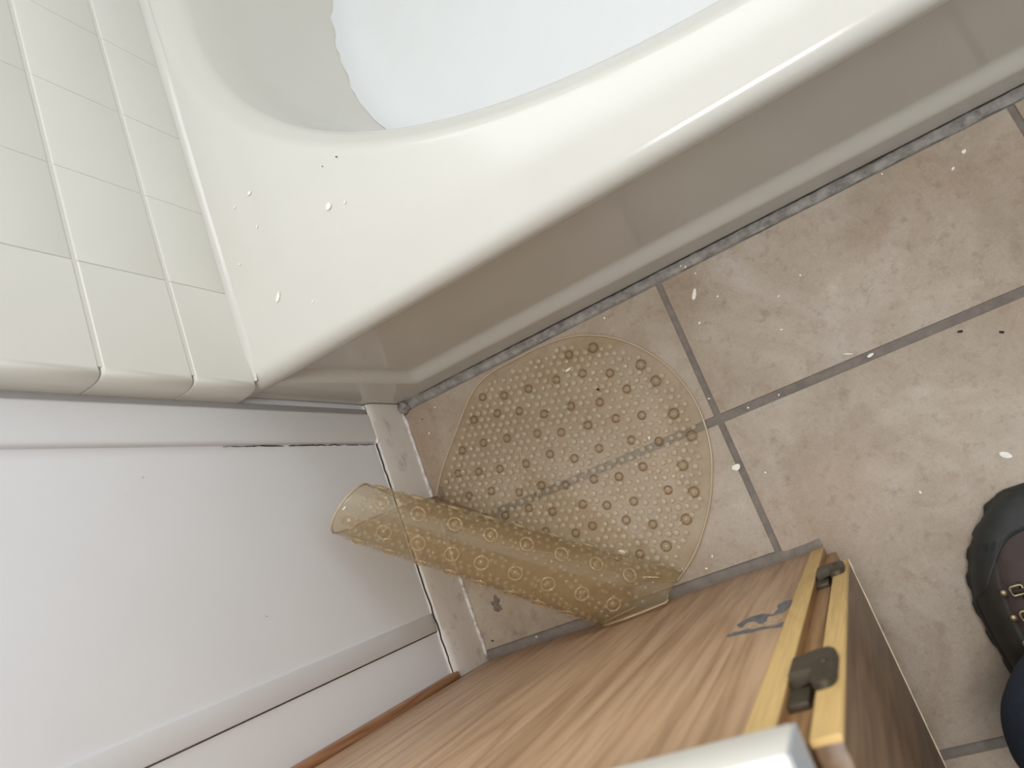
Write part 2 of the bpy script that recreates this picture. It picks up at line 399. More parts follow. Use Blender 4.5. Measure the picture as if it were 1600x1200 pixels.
# other sides of the room
WY = 1.25
wb = struct(bm_obj('wall_back', bmesh.new(), M['plain']))
bm = bmesh.new()
wx0, wx1, wz0, wz1 = .05, 1.35, 1.20, 2.18
for b in ((0.02, wx0, WY, WY + .1, -.05, 2.4), (wx1, 1.95, WY, WY + .1, -.05, 2.4), (wx0, wx1, WY, WY + .1, -.05, wz0), (wx0, wx1, WY, WY + .1, wz1, 2.4)):
    t = box_bm(*b); me = bpy.data.meshes.new('t'); t.to_mesh(me); t.free(); bm.from_mesh(me); bpy.data.meshes.remove(me)
bm.to_mesh(wb.data); bm.free()
wi = bpy.data.objects.new('window_1', None); wi.location = ((wx0 + wx1) / 2, WY, wz0); C.objects.link(wi); struct(wi)
for b in ((wx0, wx1, WY - .01, WY + .02, wz0, wz0 + .04), (wx0, wx1, WY - .01, WY + .02, wz1 - .04, wz1), (wx0, wx0 + .04, WY - .01, WY + .02, wz0 + .04, wz1 - .04),
          (wx1 - .04, wx1, WY - .01, WY + .02, wz0 + .04, wz1 - .04), (.685, .715, WY - .01, WY + .02, wz0 + .04, wz1 - .04)):
    box('window_frame', b, M['plain'], wi, .003)
box('pane', (wx0 + .03, .69, WY + .002, WY + .006, wz0 + .03, wz1 - .03), M['glass'], wi)
box('pane', (.71, wx1 - .03, WY + .002, WY + .006, wz0 + .03, wz1 - .03), M['glass'], wi)
struct(box('wall_right', (1.95, 2.05, -2.0, 1.35, -.05, 2.4), M['plain']))
struct(box('wall_front', (0.02, 2.05, -2.1, -2.0, -.05, 2.4), M['plain']))
struct(box('ceiling', (0.02, 2.05, -2.1, 1.35, 2.4, 2.5), M['plain']))
lampo = thing('ceiling_lamp', 'flush round white ceiling lamp above the bathroom floor', 'lamp', (0.98, -.22, 2.4))
bm = bmesh.new(); bmesh.ops.create_cone(bm, cap_ends=True, segments=40, radius1=.17, radius2=.19, depth=.03)
bmesh.ops.translate(bm, verts=bm.verts, vec=(0.98, -.22, 2.383)); bm_obj('lamp_base', bm, M['plain'], lampo, True, 40)

# ------------------------------------------------------------ bathtub
tub = thing('bathtub', 'cream acrylic bathtub with oval basin and moulded front apron beside the tiled wall', 'bathtub', (1.0, .6, 0))
HX = .38; TX0, TX1, TY0, TY1 = .145, 1.895, 0.0, 1.235
cx, cy = 1.02, .59
N = 240
def sup(a, b, n, q):
    c, s = math.cos(q), math.sin(q)
    return (cx + a * math.copysign(abs(c) ** (2 / n), c), cy + b * math.copysign(abs(s) ** (2 / n), s))
angs = [2 * math.pi * k / N for k in range(N)]
corner_as = [math.atan2(y - cy, x - cx) % (2 * math.pi) for x in (TX0, TX1) for y in (TY0, TY1)]
def rect_pt(dirx, diry, ins, cr=.0):
    t = 1e9
    if dirx > 1e-9: t = min(t, (TX1 - ins - cx) / dirx)
    if dirx < -1e-9: t = min(t, (TX0 + ins - cx) / dirx)
    if diry > 1e-9: t = min(t, (TY1 - ins - cy) / diry)
    if diry < -1e-9: t = min(t, (TY0 + ins - cy) / diry)
    return (cx + dirx * t, cy + diry * t)
# sample directions: uniform superellipse angles, snapped so that the rectangle corners are hit exactly
dirs = []
base_pts = [sup(.81, .49, 2.25, q) for q in angs]
for (x, y) in base_pts:
    d = Vector((x - cx, y - cy)).normalized(); dirs.append((math.atan2(d.y, d.x) % (2 * math.pi)))
for ca in corner_as:
    k = min(range(N), key=lambda i: abs(math.atan2(math.sin(dirs[i] - ca), math.cos(dirs[i] - ca))))
    dirs[k] = ca
def ring_basin(a, b, n, z):
    out = []
    for q in dirs:   # radial intersection with the superellipse
        c, s = math.cos(q), math.sin(q)
        r = (abs(c / a) ** n + abs(s / b) ** n) ** (-1 / n); out.append((cx + r * c, cy + r * s, z))
    return out
RR = .021
rings = []
for (ins, z) in ((.010, HX - .050), (.004, HX - .040), (.0, HX - .028), (0.0, HX - .02)):
    rings.append([rect_pt(math.cos(q), math.sin(q), ins) + (z,) for q in dirs])
for k in range(1, 8):
    a = math.pi / 2 * k / 7
    rings.append([rect_pt(math.cos(q), math.sin(q), RR * (1 - math.cos(a))) + (HX - .02 + .02 * math.sin(a),) for q in dirs])
e0 = ring_basin(.828, .506, 2.25, HX)
last = rings[-1]
for f in (.5, 1.0):
    rings.append([tuple(last[k][i] + (e0[k][i] - last[k][i]) * f for i in range(2)) + (HX - .001 * f,) for k in range(N)])
lv = [(.8195, .4985, 2.25, HX - .0016), (.813, .492, 2.25, HX - .004), (.808, .487, 2.25, HX - .0085), (.796, .474, 2.25, .361), (.788, .465, 2.26, .352), (.783, .460, 2.27, .343),
      (.768, .444, 2.3, .28), (.748, .425, 2.32, .2), (.728, .405, 2.35, .13), (.708, .386, 2.4, .08), (.693, .372, 2.4, .058), (.668, .348, 2.4, .044), (.63, .312, 2.4, .039), (.4, .18, 2.2, .036), (.1, .05, 2, .034)]
for l in lv: rings.append(ring_basin(*l))
vs = [p for r in rings for p in r]; fs = []
for i in range(len(rings) - 1):
    for k in range(N): fs.append((i * N + k, i * N + (k + 1) % N, (i + 1) * N + (k + 1) % N, (i + 1) * N + k))
fs.append(tuple((len(rings) - 1) * N + k for k in range(N)))
mesh('shell', vs, fs, M['tub'], tub, True, 70)
# brushed-on white coat on the basin bottom, with a ragged painted edge
cl = [(.703, .381, 2.4, .0735), (.6935, .3725, 2.4, .0595), (.668, .348, 2.4, .0455), (.63, .312, 2.4, .0405), (.4, .18, 2.2, .0375), (.1, .05, 2, .0355)]
cr = []
for i, l in enumerate(cl):
    r = ring_basin(*l)
    if i == 0:
        rag = []
        for k, p in enumerate(r):
            q = 1 + .006 * noise.noise(Vector((k * .45, 0, 0))) + .004 * noise.noise(Vector((k * 1.9, 3, 0)))
            rag.append((cx + (p[0] - cx) * q, cy + (p[1] - cy) * q, p[2] + (q - 1) * .9 + .0006))
        r = rag
    cr.append(r)
vs = [p for r in cr for p in r]; fs = []
for i in range(len(cr) - 1):
    for k in range(N): fs.append((i * N + k, i * N + (k + 1) % N, (i + 1) * N + (k + 1) % N, (i + 1) * N + k))
fs.append(tuple((len(cr) - 1) * N + k for k in range(N)))
o = mesh('bottom_coating', vs, fs, M['coat'], tub, True, 70); o['label'] = 'bright white coating brushed over the basin bottom'
# moulded apron with a recessed panel
nx, nzz = 240, 96; vs, fs = [], []; ztop = HX - .0215
for j in range(nzz + 1):
    z = ztop * j / nzz
    for i in range(nx + 1):
        t = i / nx; x = TX0 + (TX1 - TX0) * (t ** 1.6)
        xl = .193 + (.234 - .193) * (.38 - z) / .29
        dl = (x - xl) ; db = (z - .058)
        mL = sstep(-.001, .009, dl); mB = sstep(0.0, .036, db)
        d = .016 * min(mL, mB) if True else 0
        if z > ztop - .03: d = max(d * 1.0, 0)
        y = .0015 + d * 1.0
        if z < .058: y = .0015 - .0 * z
        vs.append((x, y, z))
for j in range(nzz):
    for i in range(nx): fs.append((j * (nx + 1) + i, j * (nx + 1) + i + 1, (j + 1) * (nx + 1) + i + 1, (j + 1) * (nx + 1) + i))
mesh('apron', vs, fs, M['tub'], tub, True)
# caulk cove between rim and wall tiles
vs, fs = [], []
n = 60
for i in range(n + 1):
    y = .0055 + (1.2 - .0055) * i / n; wv = 1 + .12 * noise.noise(Vector((y * 9, 0, 5)))
    for k in range(7):
        q = math.pi / 2 * k / 6; r = .0125 * wv * (.25 + .75 * sstep(.004, .05, y))
        vs.append((XT - .001 + r * (1 - math.sin(q)), y, HX - .0008 + r * (1 - math.cos(q))))
for i in range(n):
    for k in range(6): fs.append((i * 7 + k, i * 7 + k + 1, (i + 1) * 7 + k + 1, (i + 1) * 7 + k))
mesh('caulk_cove', vs, fs, M['tub'], tub, True)

# ------------------------------------------------------------ vanity cabinet
VY = -.461
van = thing('vanity_cabinet', 'wood-grain bathroom vanity cabinet with hinged dark door beside the clear mat', 'cabinet', (.43, -.75, 0))
sp = box('side_panel', (.158, .6990, VY - .018, VY, .0, .735), M['panel'], van, .0008)
box('face_frame', (.6990, .7165, -.560, VY, .0, .735), M['frame'], van, .0006)['label'] = 'brown stained frame front'
yb = box('frame_edge', (.6985, .7163, VY - .004, VY + .0012, .0, .735), M['ply'], van, .0004); yb['label'] = 'raw yellow edge of the frame'
box('back_panel', (.158, .165, -1.06, VY - .018, 0, .735), M['panel'], van)
box('side_panel', (.158, .699, -1.08, -1.062, 0, .735), M['panel'], van)
box('face_frame', (.699, .7165, -1.08, -.98, 0, .735), M['frame'], van)
box('frame_rail', (.699, .7165, -.98, -.56, .66, .735), M['frame'], van)
box('toe_rail', (.699, .7165, -.98, -.56, .0, .10), M['frame'], van)
dr = box('door', (.7362, .7505, -1.075, VY - .0012, .181, .727), M['door'], van, .0006); dr['label'] = 'dark brown cabinet door'
box('door_edge', (.7356, .7508, VY - .0035, VY + .0004, .1805, .7272), M['ply'], dr, .0003)['label'] = 'raw yellow door edge'
vs, fs = tube_geo([(.7506 + .0006 * noise.noise(Vector((k * .7, 0, 0))), VY - .61 * k / 70, .181 + .0006 * noise.noise(Vector((k * .9, 3, 0)))) for k in range(71)],
                  lambda t: .0011 * (1 + .5 * noise.noise(Vector((t * 40, 0, 0)))), 5)
mesh('chipped_edge', vs, fs, M['chip'], dr)
def hinge(z0, z1, s=1):
    h = box('hinge', (.7168, .7298, VY - .0078, VY - .0026, z0 - .010, z1 + .002), M['bronze'], van, .0012)
    # wrap plate over the door edge, rounded outer end
    zc = (z0 + z1) / 2; hh = (z1 - z0) / 2
    ring = [(.7185, z0 + .006), (.7185, z0 + .60 * (z1 - z0)), (.7345, z0 + .66 * (z1 - z0)), (.7345, z1 - .002), (.737, z1)]
    for k in range(7):
        q = math.pi / 2 * (1 - k / 6); ring.append((.7425 + .0055 * math.cos(q), z1 - .016 + .016 * math.sin(q)))
    for k in range(7):
        q = -math.pi / 2 * k / 6; ring.append((.7425 + .0055 * math.cos(q), z0 + .016 + .016 * math.sin(q)))
    ring.append((.735, z0)); ring = [(a, b) for a, b in ring]
    n = len(ring); vs = [(a, VY + (.0004 if a > .7343 else -.0035), b) for a, b in ring] + [(a, VY + .005, b) for a, b in ring]
    vs += [(.734 + (a - .734) * .88, VY + .0068, zc + (b - zc) * .9) for a, b in ring]
    fs = [tuple(range(n)), tuple(2 * n + k for k in range(n))]
    for l in range(2):
        for k in range(n): fs.append((l * n + k, l * n + (k + 1) % n, (l + 1) * n + (k + 1) % n, (l + 1) * n + k))
    mesh('hinge_plate', vs, fs, M['bronze'], h, True, 45)
    bm = bmesh.new(); bmesh.ops.create_uvsphere(bm, u_segments=14, v_segments=8, radius=.0034)
    for v in bm.verts: v.co = Vector((.741 + v.co.x, VY + .0066 + v.co.y * .5, zc + v.co.z))
    bm_obj('screw', bm, M['bronze'], h, True)
    bm = box_bm(.7385, .7435, VY + .0078, VY + .0086, zc - .0006, zc + .0006); bm_obj('screw_slot', bm, M['crack'], h)
box('frame_lip', (.7160, .7300, -.560, VY - .0075, .02, .735), M['frame'], van, .0005)
hinge(.212, .272); hinge(.580, .652)
# paint smears on the side panel
def smear(pts, m, th):
    n = len(pts); vs = [(a, VY + .0001, b) for a, b in pts] + [(a, VY + th, b) for a, b in pts]
    fs = [tuple(range(n)), tuple(range(n, 2 * n))] + [(k, (k + 1) % n, n + (k + 1) % n, n + k) for k in range(n)]
    me = mesh('paint_smear', vs, fs, m, sp)
    return me
smear([(.6440, .400), (.6520, .368), (.6560, .345), (.6640, .322), (.6720, .335), (.6700, .362), (.676, .392), (.688, .395), (.694, .40), (.690, .425), (.678, .418), (.664, .412), (.652, .412)], M['smearlight'], .0003)
s1 = [(0.6457, 0.3724), (0.6513, 0.3622), (0.6587, 0.354), (0.6696, 0.3574), (0.682, 0.3766), (0.6853, 0.3585), (0.6822, 0.3372), (0.6896, 0.3258), (0.6985, 0.3323), (0.6978, 0.3485), (0.6956, 0.3663), (0.6919, 0.3815), (0.6836, 0.3833), (0.6769, 0.3764), (0.6776, 0.3967), (0.6752, 0.406), (0.6706, 0.4), (0.667, 0.387), (0.6597, 0.3775), (0.6554, 0.3806), (0.6546, 0.3962), (0.6488, 0.3849)]
smear(s1, M['smear'], .0006)['label'] = 'grey paint smear'
s2 = [(0.6416, 0.4103), (0.6477, 0.4078), (0.6546, 0.4102), (0.661, 0.4102), (0.6689, 0.418), (0.6769, 0.4201), (0.6843, 0.4275), (0.692, 0.4295), (0.6963, 0.4251), (0.6966, 0.4449), (0.6926, 0.4408), (0.6841, 0.4339), (0.6751, 0.4295), (0.6684, 0.4289), (0.6563, 0.422), (0.6444, 0.4184)]
smear(s2, M['smear'], .0006)
# scribe strip between wall and side panel
o = box('scribe_strip', (.1405, .157, VY - .002, VY + .0105, .095, .735), M['scribe'], van, .002, 3)
o['label'] = 'unpainted brown wood strip against the wall'
# countertop
ct = box('countertop', (.1405, .7397, -1.1, -.440, .763, .80), M['counter'], None, .0018, 2)
tag(ct, 'thick white countertop with front edge greyed for shade on the vanity, blurred at the bottom', 'countertop')
box('front_edge', (.7397, .7407, -1.1, -.4405, .7635, .7995), M['counterfront'], ct)['label'] = 'front edge greyed for shade'
box('support_rail', (.16, .70, -1.07, -.465, .735, .763), M['frame'], van)

# ------------------------------------------------------------ clear vinyl bath mat, one end curled up the wall
MT = thing('bath_mat', 'clear amber vinyl bath mat with bubbles, one end rolled up against the wall', 'bath mat', (.40, -.24, 0))
S_L, S_R = Vector((.1655, -.178, 0)), Vector((.505, -.440, 0))
outl = [(.1655, -.178), (.1936, -.1403), (.2399, -.0939), (.2956, -.0425), (.3368, -.0250), (.3811, -.0215), (.4456, -.0215), (.4997, -.0300), (.5461, -.0520), (.5831, -.0833), (.6132, -.1253), (.6289, -.1627),
        (.6371, -.2033), (.6367, -.2394), (.63, -.2775), (.6167, -.3125), (.5945, -.3539), (.5644, -.3924), (.5381, -.4177), (.505, -.440)]
OUT = [(p.x, p.y) for p in catmull([(a, b, 0) for a, b in outl], 6)]
def inside(x, y, poly):
    c = False; j = len(poly) - 1
    for i in range(len(poly)):
        if (poly[i][1] > y) != (poly[j][1] > y) and x < (poly[j][0] - poly[i][0]) * (y - poly[i][1]) / (poly[j][1] - poly[i][1]) + poly[i][0]: c = not c
        j = i
    return c
def edge_dist(x, y):
    best = 9
    for i in range(len(OUT) - 1):
        ax, ay = OUT[i]; bx, by = OUT[i + 1]; dx, dy = bx - ax, by - ay
        t = max(0, min(1, ((x - ax) * dx + (y - ay) * dy) / (dx * dx + dy * dy + 1e-12)))
        best = min(best, math.hypot(x - ax - t * dx, y - ay - t * dy))
    return best
TH = .0022; Z0 = .0012
# flat part
n = len(OUT)
vs = [(x, y, Z0 + TH) for x, y in OUT] + [(x, y, Z0) for x, y in OUT]
fs = [tuple(range(n)), tuple(range(n, 2 * n))] + [(k, k + 1, n + k + 1, n + k) for k in range(n - 1)]
mesh('flat_sheet', vs, fs, M['vinyl'], MT)
# curled part: ruled along the fold line, rising up the wall at its left end, then looping over
fd = (S_R - S_L); FL = fd.length; fd.normalize()
un = Vector((fd.y, -fd.x, 0)) if Vector((fd.y, -fd.x, 0)).y < 0 else Vector((-fd.y, fd.x, 0))   # points towards the wall corner
CL, CR = Vector((.188, -.178, .285)), Vector((.440, -.427, .052))
def roll_r(p): return .038 + .015 * p
def loop_pt(p, phi):
    Cc = CL.lerp(CR, p); r = roll_r(p) * (1 - .045 * max(0, phi - math.pi) / math.pi)
    return Cc + un * (r * math.sin(phi)) + Vector((0, 0, -r * math.cos(phi)))
def tangent_phi(p):
    S = S_L.lerp(S_R, p); best = None
    for k in range(0, 140):
        phi = math.radians(k); P = loop_pt(p, phi); T = un * math.cos(phi) + Vector((0, 0, math.sin(phi)))
        d = (P - S); cr_ = d.dot(un) * T.z - d.z * T.dot(un); sc_ = abs(cr_) / max(d.length, 1e-6) + (0 if d.dot(T) > 0 else 9)
        if best is None or sc_ < best[0]: best = (sc_, phi)
    return best[1]
NP, NR, NPHI = 64, 10, 60
TP = [tangent_phi(i / NP) for i in range(NP + 1)]
for _ in range(6): TP = [TP[0]] + [(TP[i - 1] + TP[i] + TP[i + 1]) / 3 for i in range(1, NP)] + [TP[-1]]
def phimax(p): return math.radians(285 + 75 * math.sin(math.pi * min(1, p * 1.15 + .05)) ** 1)
def clamp_wall(P):
    P = P.copy()
    if P.y < VY + .0045: P.y = VY + .0045
    mn = .1525 if P.z > .093 else .161
    if P.x < mn: P.x = mn
    return P
def pend(phi):     # the right end is cut obliquely by the oval outline, following the vanity side
    lo, hi = .3, 1.18
    f = lambda p: loop_pt(p, phi).y - (VY + .005)
    if f(hi) > 0: return hi
    for _ in range(30):
        m_ = (lo + hi) / 2
        if f(m_) > 0: lo = m_
        else: hi = m_
    return lo
def pstart(phi):   # left end: rounded oval side
    return 0.0 + .05 * max(0, math.sin((phi - 1.2) * .5)) ** 2
def tpi(p):
    q = max(0, min(NP, p * NP)); i = min(NP - 1, int(q)); return TP[i] + (TP[i + 1] - TP[i]) * (q - i)
def roll_surface(i, j):       # i along the fold, j across: ramp then loop
    t = i / NP
    if j <= NR:
        p = t; S = S_L.lerp(S_R, p); S.z = Z0 + TH * .5
        E = loop_pt(p, tpi(p)); f = j / NR
        # soft foot where the sheet leaves the floor
        P = S.lerp(E, f); P = P + un * (-.010 * (1 - f) * f * 2) ; return clamp_wall(P)
    f = (j - NR) / NPHI
    ph0 = tpi(t); phi = ph0 + (phimax(t) - ph0) * f
    a, b = pstart(phi), pend(phi)
    w_ = sstep(0, .15, f)
    p = (t * (1 - w_)) + (a + (b - a) * t) * w_
    return clamp_wall(loop_pt(p, phi))
J = NR + NPHI
grid = [[roll_surface(i, j) for j in range(J + 1)] for i in range(NP + 1)]
vs = [p for row in grid for p in row]; fs = []
for i in range(NP):
    for j in range(J): fs.append((i * (J + 1) + j, (i + 1) * (J + 1) + j, (i + 1) * (J + 1) + j + 1, i * (J + 1) + j + 1))
ro = mesh('rolled_end', vs, fs, M['vinylroll'], MT, True)
sm = ro.modifiers.new('thickness', 'SOLIDIFY'); sm.thickness = TH; sm.offset = 0
ro['label'] = 'curled end showing the underside suction cups'
# raised rim bead round the edge: flat outline, then both ends and the free edge of the roll
P = [Vector((x, y, Z0 + TH)) for x, y in OUT]
vs, fs = tube_geo(P, .0018, 6); mesh('rim_bead', vs, fs, M['bead'], MT, True)
P = [grid[0][j] for j in range(J + 1)] + [grid[i][J] for i in range(1, NP + 1)]
vs, fs = tube_geo(P, lambda t: .0016 if t < .5 else .0007, 6); mesh('rim_bead', vs, fs, M['bead'], MT, True)
P = [grid[NP][j] for j in range(NR + int(NPHI * .72), -1, -1)]
vs, fs = tube_geo(P, .0017, 6); mesh('rim_bead', vs, fs, M['bead'], MT, True)
# nubs (uncountable) and suction cups (each a part)
def frame_at(pt, nrm):
    z = nrm.normalized(); x = z.cross(Vector((.3, 1, .2))).normalized(); y = z.cross(x)
    return Matrix(((x.x, y.x, z.x, pt.x), (x.y, y.y, z.y, pt.y), (x.z, y.z, z.z, pt.z), (0, 0, 0, 1)))
DS = 12
def dome(r, h, rows=(0, .35, .68, .92), ds=DS):
    v, f = [], []
    for a in rows:
        for k in range(ds):
            q = 2 * math.pi * k / ds; v.append(Vector((r * math.cos(a * math.pi / 2) * math.cos(q), r * math.cos(a * math.pi / 2) * math.sin(q), h * math.sin(a * math.pi / 2))))
    for i in range(len(rows) - 1):
        for k in range(ds): f.append((i * ds + k, i * ds + (k + 1) % ds, (i + 1) * ds + (k + 1) % ds, (i + 1) * ds + k))
    f.append(tuple((len(rows) - 1) * ds + k for k in range(ds))); return v, f
nv, nf = dome(.0052, .0042, (0, .26, .6, .86))
NV, NF = [], []
cups = []
e1 = Vector((.707, .707, 0)); e2 = Vector((.707, -.707, 0)); c0 = Vector((.40, -.24, 0))
CP = .0475
for i in range(-9, 10):
    for j in range(-9, 10):
        q = c0 + e1 * (i * CP + (.5 * CP if j % 2 else 0)) + e2 * (j * CP * .8)
        q += Vector((random.uniform(-1, 1), random.uniform(-1, 1), 0)) * .0075
        if inside(q.x, q.y, OUT) and edge_dist(q.x, q.y) > .016 and (q - S_L).dot(un) < .012: cups.append(q)
PT = .0136
for i in range(-44, 45):
    for j in range(-48, 49):
        q = c0 + e1 * (i * PT + (.5 * PT if j % 2 else 0)) + e2 * (j * PT * .87)
        q += Vector((random.uniform(-1, 1), random.uniform(-1, 1), 0)) * .0016
        if not inside(q.x, q.y, OUT) or edge_dist(q.x, q.y) < .014 or (q - S_L).dot(un) > .01: continue
        if any((q - c).length < .0098 for c in cups): continue
        b = len(NV); s = random.uniform(.82, 1.12)
        NV += [Vector((q.x + v.x * s, q.y + v.y * s, Z0 + TH - .0004 + v.z * s)) for v in nv]; NF += [tuple(b + k for k in f) for f in nf]
o = mesh('nub', NV, NF, M['nub'], MT, True, 75); o['kind'] = 'stuff'
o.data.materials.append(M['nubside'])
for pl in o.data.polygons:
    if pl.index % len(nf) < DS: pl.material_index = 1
# the same nubs on the roll
NV, NF = [], []
rows_phi = 26
for a in range(2, rows_phi):
    for b_ in range(2, 34):
        f = a / rows_phi; t = (b_ + (.5 if a % 2 else 0)) / 35
        fi, fj = t * NP, NR + f * NPHI
        i, j = int(fi), int(fj)
        if i >= NP or j >= J: continue
        P0 = grid[i][j]; nrm = (grid[i + 1][j] - P0).cross(grid[i][j + 1] - P0)
        if nrm.length < 1e-9: continue
        Cc = CL.lerp(CR, t)
        nrm.normalize()
        if nrm.dot(P0 - Cc) < 0: nrm = -nrm
        Mx = frame_at(P0 + nrm * .0006, nrm); b = len(NV); s = .85
        if (a * 7 + b_ * 3) % 3 == 0: continue
        NV += [Mx @ (v * s) for v in nv]; NF += [tuple(b + k for k in f_) for f_ in nf]
o = mesh('nub', NV, NF, M['vinyl'], MT, True, 75); o['kind'] = 'stuff'
def cup_mesh(r, h, ringr, ringm='cupflat'):
    v, f = dome(r, h, (0, .3, .6, .85), 18)
    me = bpy.data.meshes.new('suction_cup'); n0 = len(v)
    rv, rf = tube_geo([(ringr * math.cos(2 * math.pi * k / 28), ringr * math.sin(2 * math.pi * k / 28), .0006) for k in range(28)], .0014, 8, True)
    me.from_pydata([tuple(p) for p in v + rv], [], f + [tuple(n0 + k for k in q) for q in rf]); me.update()
    me.materials.append(M['cup']); me.materials.append(M[ringm])
    for i, pl in enumerate(me.polygons):
        pl.use_smooth = True; pl.material_index = 0 if i < len(f) else 1
    return me
cm_s, cm_b, cm_r = cup_mesh(.0056, .0042, .0060), cup_mesh(.0070, .005, .0075), cup_mesh(.0052, .003, .0096, 'cupring')
def put_cup(me, Mx):
    o = bpy.data.objects.new('suction_cup', me); C.objects.link(o); o.parent = MT
    o.matrix_local = Matrix.Translation(-MT.location) @ Mx
for k, q in enumerate(cups):
    near = edge_dist(q.x, q.y) < .045 and q.x > .5
    put_cup(cm_b if near else cm_s, Matrix.Translation((q.x, q.y, Z0 + TH - .0003)))
for a in range(0, 7):
    for b_ in range(0, 9):
        phi = math.radians(70 + a * 52); t = (b_ + (.5 if a % 2 else 0) + .45) / 9.2
        ph0 = tpi(t)
        f = (phi - ph0) / (phimax(t) - ph0)
        if not (.03 < f < .97) or t > .97: continue
        i, j = int(t * NP), int(NR + f * NPHI)
        P0 = grid[i][j]; nrm = (grid[min(i + 1, NP)][j] - P0).cross(grid[i][min(j + 1, J)] - P0)
        if nrm.length < 1e-9: continue
        nrm.normalize(); Cc = CL.lerp(CR, t)
        if nrm.dot(P0 - Cc) < 0: nrm = -nrm
        if P0.y < VY + .016 or (P0.x < .168): continue
        put_cup(cm_r, frame_at(P0 + nrm * .0008, nrm))
# fine wrinkle lines in the vinyl
for pts in ([(.4985, -.035), (.506, -.052), (.509, -.068), (.503, -.082)], [(.345, -.165), (.338, -.19), (.347, -.215), (.346, -.24), (.338, -.262)], [(.592, -.215), (.587, -.222), (.588, -.235)]):
    P = catmull([(a, b, Z0 + TH + .0004) for a, b in pts], 8); vs, fs = tube_geo(P, .0007, 5); mesh('wrinkle', vs, fs, M['bead'], MT, True)

# ------------------------------------------------------------ photographer's booted leg
per = thing('person', 'person standing in dark blue jeans and a dark brown lace-up work boot', 'person', (.93, -.66, 0))
def boot_dims(y):   # y from toe (-.453) back to heel (-.785): half width, height
    d = -.469 - y
    K_ = [(0, .006, .040), (.006, .022, .048), (.016, .034, .055), (.03, .045, .062), (.05, .055, .070), (.075, .0615, .080), (.11, .066, .094), (.15, .0635, .112), (.19, .058, .135), (.23, .053, .16), (.29, .048, .165), (.325, .036, .16), (.334, .01, .15)]
    for a, b in zip(K_, K_[1:]):
        if a[0] <= d <= b[0]:
            t = (d - a[0]) / (b[0] - a[0]); return a[1] + (b[1] - a[1]) * t, a[2] + (b[2] - a[2]) * t
    return (K_[-1][1:] if d > .3 else K_[0][1:])
BX = .925
def axis_x(y):
    K_ = [(-.80, -.012), (-.68, -.006), (-.60, -.001), (-.55, .004), (-.51, .014), (-.48, .026), (-.45, .036)]
    y = max(-.7999, min(-.4501, y))
    for a, b in zip(K_, K_[1:]):
        if a[0] <= y <= b[0]: return a[1] + (b[1] - a[1]) * (y - a[0]) / (b[0] - a[0])
def bootp(y, a, off=0):      # a: 0 left foot edge .. pi right foot edge
    wv, h = boot_dims(y); c, s = math.cos(a), math.sin(a)
    x = -(wv + off) * math.copysign(abs(c) ** .72, c) + axis_x(y); z = .022 + (h - .022 + off) * abs(s) ** .72
    yo = y + off * (1 if y > -.515 else 0) + .006 * 0
    return Vector((BX + x, yo, z))
bt = bpy.data.objects.new('boot', None); bt.location = (0, 0, 0); C.objects.link(bt); bt.parent = per
bt['label'] = 'dark brown leather work boot with black rubber toe'
def patch(name, ya, yb, a0, a1, off, m, nu=30, nv_=28):
    vs, fs = [], []
    for i in range(nu + 1):
        a = a0 + (a1 - a0) * i / nu
        for j in range(nv_ + 1):
            y = ya(a) + (yb(a) - ya(a)) * j / nv_; e = min(1, min(i, nu - i, nv_ - j) / 1.0)
            vs.append(bootp(y, a, off * e))
    for i in range(nu):
        for j in range(nv_): fs.append((i * (nv_ + 1) + j, i * (nv_ + 1) + j + 1, (i + 1) * (nv_ + 1) + j + 1, (i + 1) * (nv_ + 1) + j))
    return mesh(name, vs, fs, m, bt, True)
patch('upper', lambda a: -.469, lambda a: -.803, 0, math.pi, 0, M['leather'], 40, 60)
patch('toe_cap', lambda a: -.4685, lambda a: -.503 - .075 * abs(math.cos(a)) ** 1.6 + .004 * math.sin(a * 7), 0, math.pi, .0045, M['rubber'], 48, 24)
patch('side_panel', lambda a: -.560 + .03 * math.sin(a * 1.9), lambda a: -.70, .12, 1.0, .003, M['suede'], 24, 24)
patch('side_panel', lambda a: -.560 + .03 * math.sin((math.pi - a) * 1.9), lambda a: -.70, math.pi - 1.0, math.pi - .12, .003, M['suede'], 24, 24)
patch('tongue', lambda a: -.555, lambda a: -.70, 1.28, math.pi - 1.28, .004, M['leather'], 14, 20)
# sole with lugs cut into its edge
ol = []
for k in range(160):
    q = 2 * math.pi * k / 160; c, s = math.cos(q), math.sin(q)
    ol.append((c, s))
def sole_ring(z, off, lug):
    out = []; H_ = 84
    for side in (1, -1):
        ks = range(H_ + 1) if side == 1 else range(H_, -1, -1)
        for k in ks:
            t = k / H_; y = -.4685 - .3335 * (.5 - .5 * math.cos(math.pi * t)); wv = boot_dims(y)[0]
            lg = (.0014 if (k // 3) % 2 else -.0012) * lug
            nx_ = 1 if .02 < t < .98 else .3
            out.append((BX + axis_x(y) - side * (wv + off + lg * nx_), y + (off * 1.0 if t < .12 else (-off if t > .93 else 0)), z))
    return out
rs = [sole_ring(0, .004, 1), sole_ring(.012, .0065, 1), sole_ring(.019, .0065, 1), sole_ring(.021, .006, 0), sole_ring(.03, .0045, 0), sole_ring(.033, .001, 0)]
n = len(rs[0]); vs = [p for r in rs for p in r]; fs = [tuple(range(n)), tuple((len(rs) - 1) * n + k for k in range(n))]
for l in range(len(rs) - 1):
    for k in range(n): fs.append((l * n + k, l * n + (k + 1) % n, (l + 1) * n + (k + 1) % n, (l + 1) * n + k))
mesh('sole', vs, fs, M['rubber'], bt, True, 40)
